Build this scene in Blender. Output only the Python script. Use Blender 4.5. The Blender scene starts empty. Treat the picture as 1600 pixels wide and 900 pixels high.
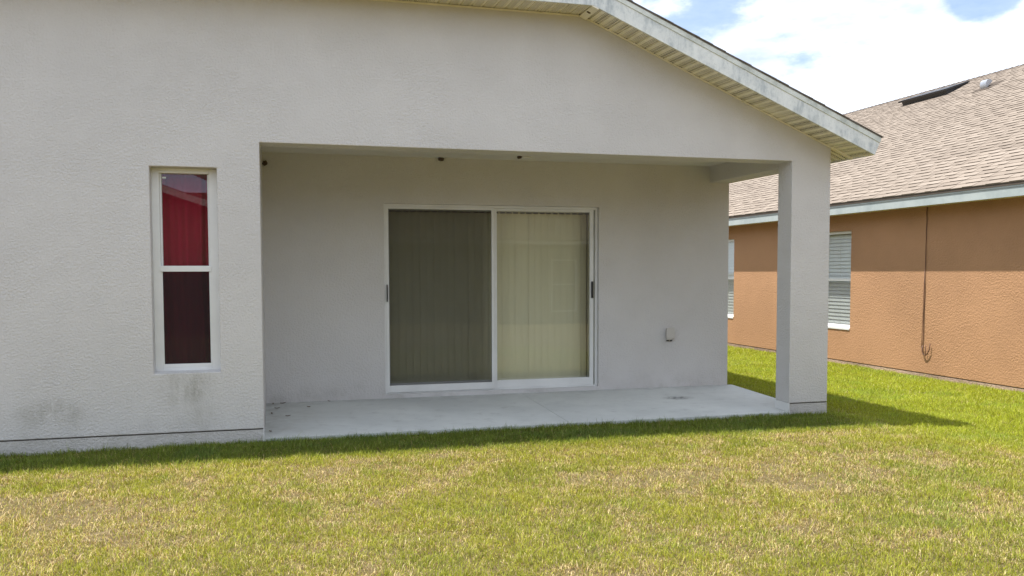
import bpy, bmesh, math, random
import numpy as np
from mathutils import Matrix, Vector

SC = bpy.context.scene
# ------------------------------------------------------------------ camera
cam_data = bpy.data.cameras.new('camera')
cam = bpy.data.objects.new('camera', cam_data)
SC.collection.objects.link(cam)
cam_data.sensor_width = 36.0
cam_data.lens = 1358.325 / 1600 * 36
cam_data.shift_y = 44.868 / 1600
cam_data.clip_start = 0.05
cam_data.clip_end = 2000
cam.matrix_world = Matrix(((0.964832, 0.016108, -0.262374, 0.10991),
                           (-0.262854, 0.048905, -0.963595, -7.66875),
                           (-0.00269, 0.998674, 0.051419, 1.37768),
                           (0, 0, 0, 1)))
SC.camera = cam
SC.render.resolution_x, SC.render.resolution_y = 1024, 576
# ------------------------------------------------------------------ world and sun
SUN_DIR = Vector((-0.335, 0.083, 1.0)).normalized()
SUN_EL = math.asin(SUN_DIR.z)
SUN_ROT = math.atan2(SUN_DIR.x, SUN_DIR.y)
SKY_STRENGTH, SUN_STRENGTH, EXPOSURE = 0.060, 5.0, 0.75
CLOUD = (12.2, 13.2, 15.0, 1)
world = bpy.data.worlds.new("World")
SC.world = world
world.use_nodes = True
wn, wl = world.node_tree.nodes, world.node_tree.links
wn.clear()
wo = wn.new('ShaderNodeOutputWorld')
bg = wn.new('ShaderNodeBackground'); bg.inputs['Strength'].default_value = SKY_STRENGTH
wl.new(bg.outputs[0], wo.inputs[0])
sky = wn.new('ShaderNodeTexSky'); sky.sky_type = 'NISHITA'; sky.sun_disc = False
sky.sun_elevation = SUN_EL; sky.sun_rotation = SUN_ROT
sky.air_density = 1.0; sky.dust_density = 1.5; sky.ozone_density = 1.5
tc = wn.new('ShaderNodeTexCoord')
def wmath(op, a, b=None, clamp=False):
    n = wn.new('ShaderNodeMath'); n.operation = op; n.use_clamp = clamp
    for i, v in enumerate((a, b)):
        if v is None: continue
        if isinstance(v, (int, float)): n.inputs[i].default_value = v
        else: wl.new(v, n.inputs[i])
    return n.outputs[0]
def wnoise(scale, detail, rough, zsc=2.2):
    mp = wn.new('ShaderNodeMapping'); mp.inputs['Scale'].default_value = (1, 1, zsc)
    wl.new(tc.outputs['Generated'], mp.inputs[0])
    n = wn.new('ShaderNodeTexNoise'); n.inputs['Scale'].default_value = scale
    n.inputs['Detail'].default_value = detail; n.inputs['Roughness'].default_value = rough
    wl.new(mp.outputs[0], n.inputs['Vector']); return n.outputs['Fac']
def wspot(d, radius, soft):
    vm = wn.new('ShaderNodeVectorMath'); vm.operation = 'DISTANCE'
    wl.new(tc.outputs['Generated'], vm.inputs[0]); vm.inputs[1].default_value = d
    m = wn.new('ShaderNodeMapRange'); m.interpolation_type = 'SMOOTHSTEP'
    m.inputs['From Min'].default_value = radius; m.inputs['From Max'].default_value = radius + soft
    m.inputs['To Min'].default_value = 1; m.inputs['To Max'].default_value = 0
    wl.new(vm.outputs['Value'], m.inputs['Value']); return m.outputs[0]
cl = wmath('ADD', wnoise(2.6, 9, 0.58), wmath('MULTIPLY', wnoise(11, 7, 0.6), 0.22))
gaps = wmath('ADD', wspot((0.39, 0.875, 0.30), 0.045, 0.10), wspot((0.664, 0.70, 0.268), 0.004, 0.060))
cl = wmath('SUBTRACT', wmath('ADD', cl, 0.17), wmath('MULTIPLY', gaps, 0.23))
mr = wn.new('ShaderNodeMapRange'); mr.interpolation_type = 'SMOOTHSTEP'
mr.inputs['From Min'].default_value = 0.565; mr.inputs['From Max'].default_value = 0.645
wl.new(cl, mr.inputs['Value'])
cr = wn.new('ShaderNodeValToRGB')
cr.color_ramp.elements[0].position = 0.36; cr.color_ramp.elements[0].color = (0.66, 0.71, 0.82, 1)
cr.color_ramp.elements[1].position = 0.52; cr.color_ramp.elements[1].color = (1, 1, 1, 1)
wl.new(wnoise(5.5, 8, 0.6, 3.0), cr.inputs[0])
cm = wn.new('ShaderNodeMix'); cm.data_type = 'RGBA'; cm.blend_type = 'MULTIPLY'
cm.inputs[0].default_value = 1.0
wl.new(cr.outputs[0], cm.inputs[6]); cm.inputs[7].default_value = CLOUD
wm = wn.new('ShaderNodeMix'); wm.data_type = 'RGBA'
mr.inputs['To Min'].default_value = 0.36; wl.new(mr.outputs[0], wm.inputs[0])
sb = wn.new('ShaderNodeMix'); sb.data_type = 'RGBA'; sb.blend_type = 'MULTIPLY'; sb.inputs[0].default_value = 1.0
wl.new(sky.outputs[0], sb.inputs[6]); sb.inputs[7].default_value = (1.45, 1.75, 1.9, 1)
wl.new(sb.outputs[2], wm.inputs[6])
wl.new(cm.outputs[2], wm.inputs[7])
wl.new(wm.outputs[2], bg.inputs['Color'])

sd = bpy.data.lights.new('sun', 'SUN'); sd.energy = SUN_STRENGTH; sd.angle = math.radians(0.53)
sd.color = (1.0, 0.955, 0.89)
sun = bpy.data.objects.new('sun', sd); SC.collection.objects.link(sun)
sun.location = (0, 0, 30)
sun.rotation_euler = SUN_DIR.to_track_quat('Z', 'Y').to_euler()
SC.view_settings.view_transform = 'Standard'
SC.view_settings.look = 'None'
SC.view_settings.gamma = 1
SC.view_settings.exposure = EXPOSURE
SC.view_settings.use_curve_mapping = False
SC.cycles.max_bounces = 10
SC.cycles.transparent_max_bounces = 12
SC.cycles.caustics_reflective = False
SC.cycles.caustics_refractive = False

# ------------------------------------------------------------------ helpers
random.seed(7)
def empty(name, loc, label=None, cat=None, group=None, parent=None):
    o = bpy.data.objects.new(name, None); SC.collection.objects.link(o)
    o.empty_display_size = 0.3
    if parent: o.parent = parent; o.location = Vector(loc) - wloc(parent)
    else: o.location = loc
    o['_w'] = tuple(loc)
    tag(o, label, cat, group); return o
def wloc(o): return Vector(o['_w'])
def tag(o, label=None, cat=None, group=None, kind=None):
    if label: o['label'] = label
    if cat: o['category'] = cat
    if group: o['group'] = group
    if kind: o['kind'] = kind
    return o
class MB:
    """collects world-space geometry for one object"""
    def __init__(s): s.v = []; s.f = []; s.smooth = False
    def add(s, vs, fs):
        n = len(s.v); s.v += [tuple(v) for v in vs]; s.f += [tuple(i + n for i in f) for f in fs]; return s
    def box(s, x0, x1, y0, y1, z0, z1):
        vs = [(x, y, z) for z in (z0, z1) for y in (y0, y1) for x in (x0, x1)]
        return s.add(vs, [(0, 2, 3, 1), (4, 5, 7, 6), (0, 1, 5, 4), (2, 6, 7, 3), (0, 4, 6, 2), (1, 3, 7, 5)])
    def prism(s, poly, y0, y1, axis='y'):
        """poly: list of 2d points, extruded along axis"""
        n = len(poly)
        def P(a, b, t): return {'y': (a, t, b), 'x': (t, a, b), 'z': (a, b, t)}[axis]
        vs = [P(a, b, y0) for a, b in poly] + [P(a, b, y1) for a, b in poly]
        fs = [tuple(range(n)), tuple(range(2 * n - 1, n - 1, -1))]
        for i in range(n):
            j = (i + 1) % n; fs.append((i, i + n, j + n, j))
        return s.add(vs, fs)
    def tube(s, pts, r, seg=8, taper=None):
        pts = [Vector(p) for p in pts]; base = len(s.v); rings = []
        for i, p in enumerate(pts):
            d = (pts[min(i + 1, len(pts) - 1)] - pts[max(i - 1, 0)]).normalized()
            a = d.orthogonal().normalized() if i == 0 else (a - d * a.dot(d)).normalized()
            b = d.cross(a); rr = r if taper is None else r * taper[i]
            rings.append([p + a * math.cos(t) * rr + b * math.sin(t) * rr for t in [2 * math.pi * k / seg for k in range(seg)]])
        vs = [v for R in rings for v in R]; fs = []
        for i in range(len(pts) - 1):
            for k in range(seg):
                k2 = (k + 1) % seg
                fs.append((i * seg + k, i * seg + k2, (i + 1) * seg + k2, (i + 1) * seg + k))
        fs.append(tuple(range(seg - 1, -1, -1))); fs.append(tuple((len(pts) - 1) * seg + k for k in range(seg)))
        return s.add(vs, fs)
    def build(s, name, mat, parent=None, loc=(0, 0, 0), bevel=0, smooth=False, label=None, solid=0):
        o0 = wloc(parent) if parent else Vector(loc)
        me = bpy.data.meshes.new(name)
        me.from_pydata([Vector(v) - o0 for v in s.v], [], s.f); me.validate()
        bm = bmesh.new(); bm.from_mesh(me); bmesh.ops.recalc_face_normals(bm, faces=bm.faces)
        bm.to_mesh(me); bm.free()
        if smooth:
            for p in me.polygons: p.use_smooth = True
        o = bpy.data.objects.new(name, me); SC.collection.objects.link(o)
        me.materials.append(mat)
        if parent: o.parent = parent; o.location = (0, 0, 0); o['_w'] = tuple(wloc(parent))
        else: o.location = loc; o['_w'] = tuple(loc)
        if bevel:
            m = o.modifiers.new('bevel', 'BEVEL'); m.width = bevel; m.segments = 2; m.limit_method = 'ANGLE'
            m.angle_limit = math.radians(40)
        if label: o['label'] = label
        return o
def cells(xs, zrows, hole, y0, y1, swap=False):
    """wall sheet with holes: xs breaks, zrows = list of functions z(x); cells where hole(i,j) are left open"""
    m = MB(); idx = {}
    def V(i, j, k):
        key = (i, j, k)
        if key not in idx:
            x = xs[i]; z = zrows[j](x); y = (y0, y1)[k]
            idx[key] = len(m.v); m.v.append((y, x, z) if swap else (x, y, z))
        return idx[key]
    nx, nz = len(xs) - 1, len(zrows) - 1
    solid = lambda i, j: 0 <= i < nx and 0 <= j < nz and not hole(i, j)
    for i in range(nx):
        for j in range(nz):
            if not solid(i, j): continue
            for k in (0, 1): m.f.append((V(i, j, k), V(i + 1, j, k), V(i + 1, j + 1, k), V(i, j + 1, k)))
            if not solid(i - 1, j): m.f.append((V(i, j, 0), V(i, j, 1), V(i, j + 1, 1), V(i, j + 1, 0)))
            if not solid(i + 1, j): m.f.append((V(i + 1, j, 0), V(i + 1, j, 1), V(i + 1, j + 1, 1), V(i + 1, j + 1, 0)))
            if not solid(i, j - 1): m.f.append((V(i, j, 0), V(i, j, 1), V(i + 1, j, 1), V(i + 1, j, 0)))
            if not solid(i, j + 1): m.f.append((V(i, j + 1, 0), V(i, j + 1, 1), V(i + 1, j + 1, 1), V(i + 1, j + 1, 0)))
    return m
K = lambda c: (lambda x: c)

# ------------------------------------------------------------------ material kit
class Mat:
    def __init__(s, name):
        s.m = bpy.data.materials.new(name); s.m.use_nodes = True
        s.n, s.l = s.m.node_tree.nodes, s.m.node_tree.links
        s.b = s.n['Principled BSDF']; s.out = s.n['Material Output']
        s.geo = s.n.new('ShaderNodeNewGeometry'); s.pos = s.geo.outputs['Position']
    def set(s, **k):
        for a, v in k.items():
            s.b.inputs[a.replace('_', ' ')].default_value = v
        return s
    def link(s, a, b): s.l.new(a, b)
    def noise(s, scale, detail=4, rough=0.55, vec=None, sc=None, dist=0.0):
        vec = vec or s.pos
        if sc:
            mp = s.n.new('ShaderNodeMapping'); mp.inputs['Scale'].default_value = sc
            s.link(vec, mp.inputs[0]); vec = mp.outputs[0]
        n = s.n.new('ShaderNodeTexNoise'); n.inputs['Scale'].default_value = scale
        n.inputs['Detail'].default_value = detail; n.inputs['Roughness'].default_value = rough
        n.inputs['Distortion'].default_value = dist
        s.link(vec, n.inputs['Vector']); return n.outputs['Fac']
    def voro(s, scale, feature='F1', vec=None, out='Distance'):
        n = s.n.new('ShaderNodeTexVoronoi'); n.feature = feature; n.inputs['Scale'].default_value = scale
        s.link(vec or s.pos, n.inputs['Vector']); return n.outputs[out]
    def ramp(s, f, stops):
        r = s.n.new('ShaderNodeValToRGB'); e = r.color_ramp.elements
        while len(e) < len(stops): e.new(0.5)
        for q, (p, c) in zip(e, stops):
            q.position = p; q.color = (*c, 1) if len(c) == 3 else c
        s.link(f, r.inputs[0]); return r.outputs[0]
    def rng(s, f, a, b, c=0.0, d=1.0, smooth=True):
        m = s.n.new('ShaderNodeMapRange')
        if smooth: m.interpolation_type = 'SMOOTHSTEP'
        for k, v in zip(('From Min', 'From Max', 'To Min', 'To Max'), (a, b, c, d)): m.inputs[k].default_value = v
        s.link(f, m.inputs['Value']); return m.outputs[0]
    def math(s, op, a, b=None, clamp=False):
        n = s.n.new('ShaderNodeMath'); n.operation = op; n.use_clamp = clamp
        for i, v in enumerate((a, b)):
            if v is None: continue
            if isinstance(v, (int, float)): n.inputs[i].default_value = v
            else: s.link(v, n.inputs[i])
        return n.outputs[0]
    def mix(s, f, a, b, mode='MIX'):
        n = s.n.new('ShaderNodeMix'); n.data_type = 'RGBA'; n.blend_type = mode
        for i, v in ((0, f), (6, a), (7, b)):
            if isinstance(v, (int, float)): n.inputs[i].default_value = v
            elif isinstance(v, tuple): n.inputs[i].default_value = (*v, 1)
            else: s.link(v, n.inputs[i])
        return n.outputs[2]
    def color(s, c):
        if isinstance(c, tuple): s.b.inputs['Base Color'].default_value = (*c, 1)
        else: s.link(c, s.b.inputs['Base Color'])
        return s
    def bump(s, h, dist, strength=1.0, prev=None):
        n = s.n.new('ShaderNodeBump'); n.inputs['Distance'].default_value = dist
        n.inputs['Strength'].default_value = strength
        s.link(h, n.inputs['Height'])
        if prev: s.link(prev, n.inputs['Normal'])
        s.link(n.outputs[0], s.b.inputs['Normal']); return n.outputs[0]
    def xyz(s):
        n = s.n.new('ShaderNodeSeparateXYZ'); s.link(s.pos, n.inputs[0]); return n.outputs
    def spot(s, c, rad):
        """1 inside an ellipsoid blob round c with radii rad, falling off to 0"""
        mp = s.n.new('ShaderNodeMapping'); mp.vector_type = 'POINT'
        mp.inputs['Location'].default_value = tuple(-a / r for a, r in zip(c, rad))
        mp.inputs['Scale'].default_value = tuple(1 / r for r in rad)
        s.link(s.pos, mp.inputs[0])
        v = s.n.new('ShaderNodeVectorMath'); v.operation = 'LENGTH'; s.link(mp.outputs[0], v.inputs[0])
        return s.rng(v.outputs['Value'], 0.15, 1.0, 1, 0)

def stucco(name, base, var, bumpd, stains=True, coarse=56):
    m = Mat(name).set(Roughness=0.93); m.b.inputs['Specular IOR Level'].default_value = 0.25
    big = m.noise(0.9, 5, 0.6)
    col = m.mix(m.rng(big, 0.3, 0.7), tuple(c * (1 - var) for c in base), tuple(c * (1 + var) for c in base))
    col = m.mix(m.rng(m.noise(coarse * 1.6, 6, 0.7), 0.60, 0.76, 0, 0.22), col, tuple(c * 0.55 for c in base))
    if stains:
        z = m.xyz()
        grime = m.math('MULTIPLY', m.noise(5, 8, 0.75, sc=(1, 1, 0.45)), 1.0)
        grit = m.noise(55, 5, 0.7)
        g = None
        for c, r, k in (((-0.62, 0, 0.42), (0.30, 0.3, 0.26), 1.0), ((-0.47, 0, 0.48), (0.12, 0.3, 0.13), 0.9), ((-1.62, 0, 0.24), (0.42, 0.3, 0.17), 0.9),
                        ((-0.50, 0, 0.18), (0.22, 0.3, 0.2), 0.5), ((-0.16, 0, 0.20), (0.08, 0.3, 0.22), 0.35), ((0.1, 1.7, 0.05), (0.8, 0.3, 0.10), 0.4)):
            q = m.math('MULTIPLY', m.spot(c, r), k)
            g = q if g is None else m.math('MAXIMUM', g, q)
        g = m.math('MULTIPLY', g, m.rng(grime, 0.36, 0.66))
        g = m.math('MULTIPLY', g, m.rng(grit, 0.35, 0.62, 0.35, 1))
        col = m.mix(m.math('MULTIPLY', g, 0.58), col, (0.18, 0.175, 0.12))
        low = m.math('MULTIPLY', m.rng(z[2], 0.0, 0.28, 1, 0), m.rng(m.noise(4, 6, 0.7), 0.42, 0.7))
        col = m.mix(m.math('MULTIPLY', low, 0.30), col, (0.30, 0.29, 0.25))
    m.color(col)
    h1 = m.noise(coarse, 4, 0.6, dist=0.25); h2 = m.noise(coarse * 3.3, 4, 0.6)
    h = m.math('ADD', m.math('MULTIPLY', m.rng(h1, 0.3, 0.72), m.rng(m.noise(1.7, 4, 0.6), 0.3, 0.7, 0.6, 1.15)), m.math('MULTIPLY', h2, 0.45))
    m.bump(h, bumpd)
    return m.m
M = {}
M['stucco'] = stucco('grey_stucco', (0.620, 0.610, 0.598), 0.040, 0.0038)
M['plinth'] = stucco('plinth_stucco', (0.54, 0.525, 0.50), 0.08, 0.0045)
M['tan_stucco'] = stucco('tan_stucco', (0.435, 0.247, 0.134), 0.07, 0.0038, stains=False, coarse=42)
M['tan_plinth'] = stucco('tan_plinth', (0.40, 0.29, 0.22), 0.30, 0.010, stains=False)
M['beige_stucco'] = stucco('beige_stucco', (0.24, 0.20, 0.13), 0.05, 0.005, stains=False)

def simple(name, col, rough=0.5, var=0.06, spec=0.5, scale=3.0, bumpd=0.0, bscale=60, metal=0):
    m = Mat(name).set(Roughness=rough, Metallic=metal); m.b.inputs['Specular IOR Level'].default_value = spec
    m.color(m.mix(m.rng(m.noise(scale, 6, 0.65), 0.3, 0.7), tuple(c * (1 - var) for c in col), tuple(min(1, c * (1 + var)) for c in col)))
    if bumpd: m.bump(m.noise(bscale, 5, 0.6), bumpd)
    return m.m
M['white'] = simple('white_vinyl', (0.74, 0.75, 0.74), 0.38, 0.04)
M['alu'] = simple('white_aluminium', (0.72, 0.73, 0.72), 0.33, 0.05)
M['black'] = simple('black_plastic', (0.012, 0.012, 0.013), 0.4)
M['dark'] = simple('dark_room', (0.05, 0.045, 0.04), 0.9)
M['room'] = simple('room_paint', (0.42, 0.40, 0.35), 0.9)
M['ceiling'] = simple('ceiling_paint', (0.66, 0.65, 0.60), 0.85, 0.04, bumpd=0.002, bscale=90)
M['joint'] = simple('dark_joint', (0.10, 0.09, 0.08), 0.95)
M['mud'] = simple('dried_mud', (0.085, 0.06, 0.04), 0.95, 0.35, scale=80, bumpd=0.006, bscale=120)
M['cable'] = simple('brown_cable', (0.10, 0.045, 0.025), 0.6, 0.2, scale=12)
M['dead_leaf'] = simple('dead_leaf', (0.13, 0.085, 0.045), 0.8, 0.4, scale=60)
M['box'] = simple('painted_box', (0.52, 0.50, 0.46), 0.6, 0.04)
M['vent_black'] = simple('black_vent_metal', (0.02, 0.02, 0.022), 0.45, 0.2)
M['galv'] = simple('galvanised_metal', (0.40, 0.42, 0.45), 0.42, 0.15, metal=0.6)

# stained fascia
m = Mat('stained_fascia').set(Roughness=0.55)
z = m.noise(3.2, 8, 0.72, sc=(1, 1, 0.8)); z2 = m.noise(16, 7, 0.7, sc=(1.6, 1, 0.5))
s_ = m.math('MULTIPLY', m.rng(z, 0.38, 0.64), m.rng(z2, 0.32, 0.66, 0.25, 1))
col = m.mix(s_, (0.80, 0.83, 0.80), (0.42, 0.47, 0.48))
col = m.mix(m.rng(m.noise(45, 6, 0.75), 0.58, 0.74, 0, 0.5), col, (0.22, 0.24, 0.21))
m.color(col); m.bump(m.noise(7, 3, 0.5), 0.004); M['fascia'] = m.m
m = Mat('drip_metal').set(Roughness=0.5)
m.color(m.mix(m.rng(m.noise(6, 7, 0.7), 0.4, 0.7), (0.70, 0.74, 0.69), (0.45, 0.49, 0.45))); M['drip'] = m.m
m = Mat('blue_grey_fascia').set(Roughness=0.55)
m.color(m.mix(m.rng(m.noise(2.5, 7, 0.7), 0.35, 0.7), (0.42, 0.47, 0.46), (0.33, 0.38, 0.38))); M['fascia_blue'] = m.m

# vented soffit: uses the UV map (u along the run, v outwards)
m = Mat('vented_soffit').set(Roughness=0.55)
uv = m.n.new('ShaderNodeUVMap'); sep = m.n.new('ShaderNodeSeparateXYZ'); m.link(uv.outputs[0], sep.inputs[0])
def tri(c, per):
    f = m.math('FRACT', m.math('DIVIDE', c, per)); return m.math('ABSOLUTE', m.math('SUBTRACT', f, 0.5))
du, dv = tri(sep.outputs[0], 0.0148), tri(sep.outputs[1], 0.021)
hole = m.math('MULTIPLY', m.math('LESS_THAN', du, 0.27), m.math('LESS_THAN', dv, 0.30))
pan = m.math('FRACT', m.math('DIVIDE', sep.outputs[0], 0.1016))
hole = m.math('MULTIPLY', hole, m.math('MULTIPLY', m.math('GREATER_THAN', pan, 0.28), m.math('LESS_THAN', pan, 0.88)))
hole = m.math('MULTIPLY', hole, m.rng(m.noise(1.1, 2, 0.5), 0.38, 0.5, 0.25, 1))
base = m.mix(m.rng(m.noise(5, 7, 0.7), 0.3, 0.72), (0.86, 0.83, 0.72), (0.74, 0.71, 0.58))
m.color(m.mix(m.math('MULTIPLY', hole, 0.92), base, (0.05, 0.045, 0.035)))
M['soffit'] = m.m

# concrete
m = Mat('patio_concrete').set(Roughness=0.85); m.b.inputs['Specular IOR Level'].default_value = 0.3
a = m.noise(0.8, 7, 0.65); b = m.noise(7, 8, 0.7)
c = m.mix(m.rng(a, 0.3, 0.7), (0.49, 0.51, 0.495), (0.61, 0.63, 0.605))
c = m.mix(m.rng(b, 0.52, 0.75, 0, 0.45), c, (0.33, 0.33, 0.32))
c = m.mix(m.math('MULTIPLY', m.spot((4.35, 1.0, 0), (0.22, 0.14, 1)), m.rng(m.noise(22, 6, 0.7), 0.35, 0.6)), c, (0.16, 0.16, 0.16))
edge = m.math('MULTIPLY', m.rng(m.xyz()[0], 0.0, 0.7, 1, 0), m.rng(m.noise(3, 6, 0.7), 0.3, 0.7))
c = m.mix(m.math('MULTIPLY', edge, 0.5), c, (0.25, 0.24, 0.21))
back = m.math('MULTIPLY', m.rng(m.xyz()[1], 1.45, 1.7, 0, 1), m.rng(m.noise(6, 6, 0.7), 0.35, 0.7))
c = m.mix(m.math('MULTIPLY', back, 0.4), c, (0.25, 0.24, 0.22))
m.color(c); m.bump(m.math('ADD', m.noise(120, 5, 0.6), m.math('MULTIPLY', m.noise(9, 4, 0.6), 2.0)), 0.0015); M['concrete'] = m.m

# glass: thin pane, Schlick reflection independent of side
def glass(name, tint=(0.96, 0.975, 0.96), wav=0.0007, rough=0.0):
    m = Mat(name); m.n.remove(m.b)
    dot = m.n.new('ShaderNodeVectorMath'); dot.operation = 'DOT_PRODUCT'
    m.link(m.geo.outputs['Normal'], dot.inputs[0]); m.link(m.geo.outputs['Incoming'], dot.inputs[1])
    one = m.math('SUBTRACT', 1.0, m.math('ABSOLUTE', dot.outputs['Value']), clamp=True)
    fr = m.math('ADD', 0.055, m.math('MULTIPLY', m.math('POWER', one, 5.0), 0.94))
    t = m.n.new('ShaderNodeBsdfTransparent'); t.inputs[0].default_value = (*tint, 1)
    g = m.n.new('ShaderNodeBsdfGlossy'); g.inputs['Roughness'].default_value = rough
    bp = m.n.new('ShaderNodeBump'); bp.inputs['Distance'].default_value = wav; m.link(m.noise(1.6, 1, 0.3), bp.inputs['Height'])
    m.link(bp.outputs[0], g.inputs['Normal'])
    mx = m.n.new('ShaderNodeMixShader'); m.link(fr, mx.inputs[0]); m.link(t.outputs[0], mx.inputs[1]); m.link(g.outputs[0], mx.inputs[2])
    m.link(mx.outputs[0], m.out.inputs[0]); return m.m
M['glass'] = glass('window_glass')
def mesh_screen(name, open_, col):
    m = Mat(name); m.n.remove(m.b)
    x = m.xyz()
    wv = m.math('MULTIPLY', m.math('SINE', m.math('MULTIPLY', m.math('ADD', x[0], m.math('MULTIPLY', x[2], 0.06)), 92.0)),
                m.math('SINE', m.math('MULTIPLY', m.math('ADD', x[2], m.math('MULTIPLY', m.noise(1.2, 2), 0.2)), 80.0)))
    f = m.math('ADD', 1 - open_, m.math('MULTIPLY', wv, 0.006))
    t = m.n.new('ShaderNodeBsdfTransparent'); d = m.n.new('ShaderNodeBsdfDiffuse'); d.inputs[0].default_value = (*col, 1)
    mx = m.n.new('ShaderNodeMixShader'); m.link(f, mx.inputs[0]); m.link(t.outputs[0], mx.inputs[1]); m.link(d.outputs[0], mx.inputs[2])
    m.link(mx.outputs[0], m.out.inputs[0]); return m.m
M['screen'] = mesh_screen('insect_screen', 0.50, (0.04, 0.04, 0.036))
M['screen_dark'] = mesh_screen('dark_insect_screen', 0.36, (0.03, 0.026, 0.028))
M['screen_grey'] = mesh_screen('grey_insect_screen', 0.72, (0.16, 0.16, 0.16))

def fabric(name, col, trans=0.3, var=0.08, sc=(1, 1, 0.1)):
    m = Mat(name).set(Roughness=0.9)
    c = m.mix(m.rng(m.noise(9, 5, 0.6, sc=sc), 0.3, 0.7), tuple(k * (1 - var) for k in col), tuple(k * (1 + var) for k in col))
    m.color(c)
    tr = m.n.new('ShaderNodeBsdfTranslucent'); m.link(c, tr.inputs[0])
    mx = m.n.new('ShaderNodeMixShader'); mx.inputs[0].default_value = trans
    m.link(m.b.outputs[0], mx.inputs[1]); m.link(tr.outputs[0], mx.inputs[2]); m.link(mx.outputs[0], m.out.inputs[0])
    return m.m
M['curtain'] = fabric('red_curtain', (0.36, 0.005, 0.040), 0.15, 0.12)
M['vane'] = fabric('cream_vane', (0.82, 0.76, 0.56), 0.1, 0.03)
M['slat'] = fabric('white_slat', (0.88, 0.90, 0.92), 0.05, 0.03)

# shingles: colour attribute per tab
def shingle_mat(name):
    m = Mat(name).set(Roughness=0.95); m.b.inputs['Specular IOR Level'].default_value = 0.15
    at = m.n.new('ShaderNodeAttribute'); at.attribute_name = 'tone'
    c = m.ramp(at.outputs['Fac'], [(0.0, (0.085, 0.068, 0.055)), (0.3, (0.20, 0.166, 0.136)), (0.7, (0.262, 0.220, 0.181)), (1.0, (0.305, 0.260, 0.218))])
    c = m.mix(m.rng(m.noise(0.6, 5, 0.65), 0.35, 0.7, 0, 0.22), c, (0.19, 0.16, 0.135))
    c = m.mix(m.rng(m.noise(170, 3, 0.7), 0.52, 0.7, 0, 0.35), c, (0.10, 0.08, 0.068))
    m.color(c); m.bump(m.noise(260, 3, 0.7), 0.002); return m.m
M['shingle'] = shingle_mat('tan_shingle')

# ------------------------------------------------------------------ ground
def lattice(seed, n=256):
    r = np.random.RandomState(seed).rand(n, n)
    def f(x, y):
        xi, yi = np.floor(x).astype(int), np.floor(y).astype(int); fx, fy = x - xi, y - yi
        fx, fy = fx * fx * (3 - 2 * fx), fy * fy * (3 - 2 * fy)
        g = lambda a, b: r[a % n, b % n]
        return (g(xi, yi) * (1 - fx) + g(xi + 1, yi) * fx) * (1 - fy) + (g(xi, yi + 1) * (1 - fx) + g(xi + 1, yi + 1) * fx) * fy
    return f
_l = [lattice(s) for s in range(8)]
def fbm(x, y, f, seed=0, octs=4):
    v = 0; a = 1; t = 0
    for k in range(octs):
        v = v + a * _l[(seed + k) % 8](x * f + 31.7 * seed, y * f + 17.3 * k); t += a; a *= 0.55; f *= 2.03
    return v / t
def ss(x, a, b):
    t = np.clip((x - a) / (b - a), 0, 1); return t * t * (3 - 2 * t)
def gz(x, y):
    x = np.asarray(x, float); y = np.asarray(y, float)
    z = -0.078 - 0.105 * ss(x, 5.0, 7.0) + 0.02 * (fbm(x, y, 0.7, 3, 2) - 0.5) + 0.020 * (fbm(x, y, 5.0, 5, 3) - 0.5)
    return z
def axis(lo, hi, step, far):
    core = np.arange(lo, hi + step / 2, step); g = []
    d = step; p = 0
    while p < far: d *= 1.35; p += d; g.append(p)
    g = np.array(g); return np.concatenate([(lo - g)[::-1], core, hi + g])
gx, gy = axis(-4, 12, 0.07, 600), axis(-6, 12, 0.07, 600)
X, Y = np.meshgrid(gx, gy, indexing='ij')
Z = gz(X, Y)
mb = MB(); mb.v = [tuple(t) for t in np.stack([X, Y, Z], -1).reshape(-1, 3)]
ny = len(gy)
mb.f = [(i * ny + j, (i + 1) * ny + j, (i + 1) * ny + j + 1, i * ny + j + 1) for i in range(len(gx) - 1) for j in range(ny - 1)]
m = Mat('lawn_soil').set(Roughness=0.95); m.b.inputs['Specular IOR Level'].default_value = 0.1
a = m.noise(14, 8, 0.75); b = m.noise(0.9, 5, 0.6); d = m.noise(90, 4, 0.7)
c = m.ramp(a, [(0.30, (0.09, 0.07, 0.035)), (0.48, (0.20, 0.155, 0.075)), (0.58, (0.24, 0.185, 0.10)), (0.72, (0.36, 0.28, 0.18))])
c = m.mix(m.rng(b, 0.35, 0.65, 0, 0.25), c, (0.16, 0.15, 0.05))
c = m.mix(m.rng(d, 0.45, 0.65, 0, 0.5), c, (0.06, 0.05, 0.025))
m.color(c); m.bump(m.math('ADD', a, d), 0.02); M['soil'] = m.m
g = mb.build('ground', M['soil'], smooth=True); tag(g, kind='structure')

# ------------------------------------------------------------------ patio slab (falls gently to the lawn)
D = 1.6935
def slab(x0, x1, m):
    zf, zb = -0.040, 0.016
    m.add([(x0, 0.0, zf), (x1, 0.0, zf), (x1, D - 0.001, zb), (x0, D - 0.001, zb), (x0, 0.0, -0.2), (x1, 0.0, -0.2), (x1, D - 0.001, -0.2), (x0, D - 0.001, -0.2)],
          [(0, 1, 2, 3), (7, 6, 5, 4), (0, 4, 5, 1), (1, 5, 6, 2), (2, 6, 7, 3), (3, 7, 4, 0)])
m_ = MB(); slab(0.001, 2.760, m_); slab(2.765, 5.0886, m_)
def strip(x0, x1, y0, m):
    zf = -0.040 + 0.056 * y0 / D
    m.add([(x0, y0, zf), (x1, y0, zf), (x1, D - .001, 0.016), (x0, D - .001, 0.016), (x0, y0, -0.2), (x1, y0, -0.2), (x1, D - .001, -0.2), (x0, D - .001, -0.2)],
          [(0, 1, 2, 3), (7, 6, 5, 4), (0, 4, 5, 1), (1, 5, 6, 2), (2, 6, 7, 3), (3, 7, 4, 0)])
strip(5.0886, 5.40, 0.2475, m_)
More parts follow.
